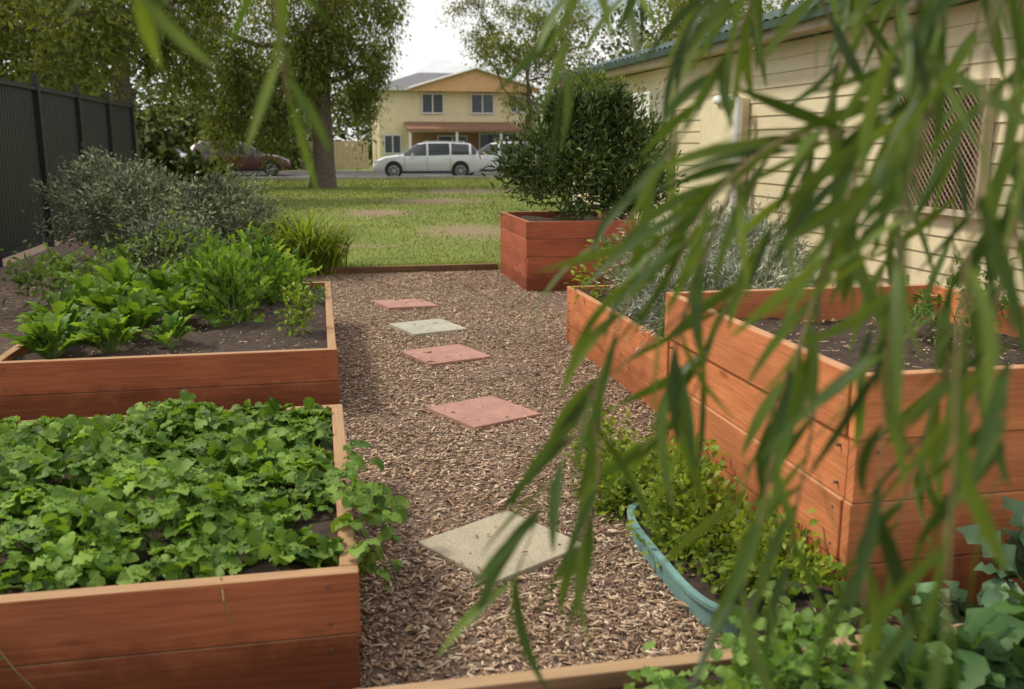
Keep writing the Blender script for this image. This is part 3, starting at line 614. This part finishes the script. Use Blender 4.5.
for (x,y,z,r,h,w) in [(-34,60,5,6,6,1.5),(-26,55,4.5,5,6,1.5),(-19,62,5.5,5.5,6.5,1.5),(-12,68,4.5,5,5.5,1.4),(-4,66,3.0,4.5,4.0,1.5),(2,72,2.5,3.5,3,1.0),(-8,58,1.6,3.4,2.4,1.2),(-2.5,57,1.2,2.6,1.8,1.1),(-22,36,3,3,4,1.3),(-16,38,3.5,3,4,1.3),(-11,40,4.5,2.8,4.5,1.2),(17,72,5.5,5,6,1.2),(25,70,5.5,6,6,1.2),(34,66,6,6,6,1.2),(18.5,52,3,3,3.2,.9),(-29,45,3,4,4,1),(-14.5,32,1.5,2.2,2.2,.8),(-9.5,34,1.0,1.8,1.6,.6),(-6.2,39.6,.8,1.2,.9,.4),(-4.4,38.5,.35,.8,.6,.25)]:
    p,o=blob_pts((x,y-75,z),(r,r*.8,h),int(4200*w),46,.15,.5); k=p[:,2]>0; PP.append(p[k]);OO.append(o[k])
P=np.vstack(PP);O=np.vstack(OO);n=len(P); leaves('foliage',P,O*.5+rand_dir(n),rand_dir(n)*.6+[0,0,.6],rng.uniform(.2,.5,n),rng.uniform(.15,.35,n),G_t2,'quad',e)
mb=MB()
for x,y in [(-34,60),(-26,55),(-19,62),(-12,68),(-4,68),(17,72),(25,70),(34,66),(-22,36),(-16,38),(-11,40)]: mb.tube([(x,y-75,0),(x+.2,y-75,5)],[.35,.2],8)
mb.obj('trunks',M_bark,e)

# ------------------------------------------------------------------ weeping foreground tree (long narrow leaves)
YAW=math.atan2(.196,.981); ca,sa=math.cos(YAW),math.sin(YAW)
G_w=leafmat('weeping_leaf',(.09,.16,.028),(.19,.275,.05),(.045,.085,.018),.35,.42,6)
e=empty('weeping_acacia_tree',(1.75,0,0))
def W(p):
    return np.array([p[0]*ca+p[1]*sa-1.75,-p[0]*sa+p[1]*ca,p[2]])
mb=MB()
mb.tube([W((1.7,.25,-.1)),W((1.72,.3,.8)),W((1.6,.4,1.6)),W((1.35,.6,2.3)),W((.9,.85,2.75)),W((.3,1.1,2.95)),W((-.5,1.2,2.9))],[.11,.09,.08,.06,.04,.025,.012],12)
mb.tube([W((1.6,.4,1.6)),W((1.3,.9,2.3)),W((.9,1.3,2.6)),W((.4,1.8,2.7))],[.05,.04,.025,.012],8)
LV=[];LF=[]
def cr(pts,n):
    pts=[np.array(p,float) for p in pts]; P=[2*pts[0]-pts[1]]+pts+[2*pts[-1]-pts[-2]]; out=[]
    for i in range(1,len(P)-2):
        for k in range(n):
            t=k/n; a,b,c,d=P[i-1],P[i],P[i+1],P[i+2]
            out.append(.5*((2*b)+(-a+c)*t+(2*a-5*b+4*c-d)*t*t+(-a+3*b-3*c+d)*t**3))
    out.append(pts[-1]); return np.array(out)
def longleaf(p,d,L,w,curl,nv):
    S=9; base=len(LV); d=d/np.linalg.norm(d); side=np.cross(d,nv); side/=np.linalg.norm(side)+1e-6
    for s in range(S+1):
        t=s/S; ww=w*(math.sin(math.pi*min(1,t*.96+.03))**.75)*(1-.35*t)+.0003
        nn=np.cross(side,d)
        LV.extend([p-side*ww+nn*ww*.3,p.copy(),p+side*ww+nn*ww*.3])
        p=p+d*L/S; d=d+np.array([0,0,-1])*.06+curl*.07; d/=np.linalg.norm(d); side=side-d*np.dot(side,d); side/=np.linalg.norm(side)
    for s in range(S):
        for c in range(2):
            a=base+s*3+c; LF.append((a,a+1,a+4,a+3))
def twig(pts,dens=.028,L=(.10,.17),bias=(0,0,0),r=.0026,start=0.0,w=(.006,.0092)):
    c=cr(pts,10); c=np.array([W(q) for q in c]); n=len(c)
    mb.tube([tuple(q) for q in c],list(np.linspace(r,.001,n)),6,cap=False)
    seg=np.linalg.norm(np.diff(c,axis=0),axis=1); cum=np.concatenate([[0],np.cumsum(seg)]); s=start*cum[-1]
    b=np.array([bias[0]*ca,-bias[0]*sa,bias[2]])
    while s<cum[-1]:
        i=min(n-2,int(np.searchsorted(cum,s))); p=c[i]+(c[i+1]-c[i])*rng.random(); t=c[min(i+1,n-1)]-c[max(i-1,0)]; t/=np.linalg.norm(t)+1e-6
        o=rand_dir(1)[0]; o-=t*np.dot(o,t); 
        d=t*.65+o*.75+b+np.array([0,0,-.3]); nv=rand_dir(1)[0]
        nv=nv+np.array([-sa,-ca,0])*1.0
        l=rng.uniform(*L); longleaf(p,d,l,rng.uniform(*w),rng.normal(size=3)*.6,nv)
        s+=dens*rng.uniform(.5,1.5)
BL=(-.4,0,0); BM=(-.2,0,0)
K_=.82
twig([(.9,.85,2.75),(.62,1.1,2.2),(.519,1.17,1.73),(.484,1.145,1.594),(.391,1.13,1.514),(.264,1.12,1.469),(.16,1.10,1.367),(.09,1.06,1.208),(.038,1.04,1.095),(-.0,1.01,1.0)],.032*K_,bias=BL,start=.35)
twig([(.7,.9,2.8),(.42,.92,2.1),(.347,.906,1.678),(.37,.878,1.546),(.352,.858,1.45),(.338,.834,1.336),(.329,.806,1.205),(.311,.776,1.1)],.034*K_,start=.4,bias=BM)
twig([(.6,.8,2.8),(.4,.76,2.0),(.36,.743,1.632),(.345,.714,1.495),(.33,.687,1.365),(.323,.657,1.228),(.315,.633,1.15)],.06*K_,start=.45,bias=BM,w=(.005,.0075))
twig([(.6,1.2,2.75),(.42,1.28,2.1),(.389,1.27,1.725),(.414,1.25,1.602),(.364,1.217,1.454),(.275,1.186,1.305),(.225,1.16,1.182),(.162,1.142,1.12)],.032*K_,bias=BL,start=.4)
twig([(.37,.95,1.6),(.387,1.03,1.544),(.335,1.0,1.39),(.293,.97,1.256),(.261,.94,1.111),(.24,.917,1.03)],.036*K_,bias=BM)
twig([(.9,.85,2.7),(.58,.95,2.1),(.5,.935,1.576),(.482,.91,1.447),(.472,.88,1.308),(.463,.85,1.187)],.034*K_,start=.4,bias=BM)
twig([(.484,1.145,1.594),(.42,1.12,1.45),(.36,1.1,1.32),(.31,1.08,1.2),(.27,1.07,1.08)],.036*K_,bias=BL)
twig([(.264,1.12,1.469),(.22,1.1,1.36),(.19,1.09,1.25),(.2,1.08,1.15)],.032*K_,bias=BM)
twig([(.391,1.13,1.514),(.3,1.1,1.5),(.22,1.08,1.43),(.17,1.05,1.33)],.034*K_,bias=BL)
twig([(.09,1.06,1.22),(.1,1.04,1.13),(.08,1.03,1.04)],.03*K_,bias=BM)
twig([(.5,1.3,2.7),(.36,1.25,2.1),(.31,1.22,1.75),(.26,1.2,1.6),(.19,1.18,1.48),(.12,1.15,1.38)],.034*K_,bias=BL,start=.45)
twig([(.482,.91,1.447),(.46,.9,1.3),(.43,.88,1.15),(.41,.86,1.02)],.036*K_,bias=BM)
twig([(.36,1.1,1.32),(.35,1.06,1.2),(.33,1.04,1.08),(.31,1.0,.98)],.038*K_,bias=BM)
twig([(.55,1.3,2.7),(.5,1.35,2.1),(.46,1.35,1.75),(.5,1.33,1.6),(.52,1.3,1.45),(.5,1.28,1.3),(.47,1.25,1.15)],.04*K_,start=.4,bias=BM)
twig([(.8,1.1,2.7),(.66,1.12,2.1),(.58,1.12,1.72),(.56,1.1,1.55),(.54,1.08,1.4),(.5,1.06,1.25),(.46,1.05,1.1),(.44,1.03,1.0)],.036*K_,start=.4,bias=BM)
twig([(.8,1.0,2.7),(.5,1.02,2.1),(.44,1.02,1.72),(.43,1.0,1.55),(.41,.99,1.4),(.39,.98,1.25)],.034*K_,start=.4,bias=BL)
twig([(.4,1.3,2.9),(.3,1.35,2.2),(.27,1.3,1.78),(.25,1.28,1.64)],.022*K_,bias=BL,start=.5)
twig([(.3,1.3,2.9),(.14,1.3,2.2),(.1,1.25,1.8),(.08,1.24,1.7),(.06,1.22,1.56)],.026*K_,bias=BM,start=.5)
twig([(.4,1.4,2.9),(.24,1.45,2.2),(.2,1.45,1.9),(.17,1.42,1.70)],.024*K_,bias=BL,start=.5)
twig([(.6,1.5,2.7),(.48,1.5,2.3),(.4,1.5,1.95),(.35,1.48,1.72)],.024*K_,bias=BL,start=.4)
twig([(.9,1.6,2.6),(.78,1.7,2.3),(.7,1.7,1.95),(.64,1.68,1.72)],.028*K_,bias=BL,start=.4)
twig([(.9,1.5,2.6),(.65,1.5,2.3),(.56,1.5,1.95),(.5,1.48,1.72)],.026*K_,bias=BL,start=.4)
twig([(.9,1.3,2.6),(.75,1.35,2.2),(.66,1.35,1.85),(.62,1.33,1.65),(.6,1.3,1.45),(.6,1.28,1.25),(.58,1.26,1.05)],.036*K_,start=.4,bias=BM)
# left, high hanging sprays
twig([(0,1.0,2.9),(-.2,1.05,2.2),(-.245,1.05,1.75),(-.245,1.04,1.64),(-.235,1.03,1.54)],.024,start=.72,L=(.08,.13))
twig([(-.2,.9,2.9),(-.33,.9,2.2),(-.33,.9,1.75),(-.335,.9,1.63)],.028,start=.7,L=(.08,.12))
twig([(-.2,1.2,2.9),(-.4,1.2,2.2),(-.42,1.2,1.8),(-.425,1.2,1.68)],.026,start=.7,L=(.08,.12))
twig([(-.3,1.1,2.9),(-.55,1.05,2.2),(-.585,1.0,1.8),(-.58,1.0,1.68)],.03,start=.7,L=(.08,.12))
twig([(-.2,1.1,2.9),(-.42,1.05,2.3),(-.49,1.0,1.85),(-.5,1.0,1.72)],.032,start=.75,L=(.08,.12))
twig([(.1,1.1,2.9),(-.1,1.15,2.3),(-.14,1.15,1.85),(-.15,1.15,1.76)],.04,start=.72,L=(.08,.12))
twig([(.2,1.5,2.9),(.1,1.5,2.4),(.0,1.45,2.0),(-.03,1.45,1.83)],.035,start=.6)
mb.obj('branches',M_twig,e,smooth=True)
quads('leaves',LV,LF,G_w,e,True)

# ------------------------------------------------------------------ sky, sun, camera
w=bpy.data.worlds.new('World'); scene.world=w; w.use_nodes=True; nt=w.node_tree; bg=nt.nodes['Background']
sk=nt.nodes.new('ShaderNodeTexSky'); sk.sky_type='NISHITA'; sk.sun_disc=False
EL=math.radians(50); AZ=math.radians(-62)
sk.sun_elevation=EL; sk.sun_rotation=AZ; sk.air_density=1; sk.dust_density=2
tc=nt.nodes.new('ShaderNodeTexCoord'); mp=nt.nodes.new('ShaderNodeMapping'); mp.inputs['Scale'].default_value=(1,1,2.6); nt.links.new(tc.outputs['Generated'],mp.inputs[0])
nz=noise(nt,mp.outputs[0],3.2,7,.6); cf=ramp(nt,[(.34,(0,0,0)),(.5,(1,1,1))],nz)
cc=ramp(nt,[(.4,(8.3,8.3,8.3)),(.75,(10.6,10.2,9.7))],nz)
col=mix(nt,sk.outputs[0],cc,cf); nt.links.new(col,bg.inputs[0]); bg.inputs[1].default_value=.115
s=bpy.data.lights.new('sun','SUN'); s.energy=3.0; s.angle=math.radians(10); s.color=(1,.91,.76); so=bpy.data.objects.new('sun',s); link(so)
sd=Vector((math.sin(AZ)*math.cos(EL),math.cos(AZ)*math.cos(EL),math.sin(EL))); so.rotation_euler=sd.to_track_quat('Z','Y').to_euler(); so.location=(-10,10,20)
cd=bpy.data.cameras.new('camera'); cam=bpy.data.objects.new('camera',cd); link(cam); cam.location=(0,0,1.5)
cam.rotation_euler=(math.radians(78),0,-YAW); cd.sensor_width=36; cd.lens=33.4; cd.clip_end=1500; cd.clip_start=.02
cd.dof.use_dof=True; cd.dof.focus_distance=5.0; cd.dof.aperture_fstop=3.3
scene.camera=cam
scene.view_settings.view_transform='Standard'; scene.view_settings.look='None'; scene.view_settings.exposure=0
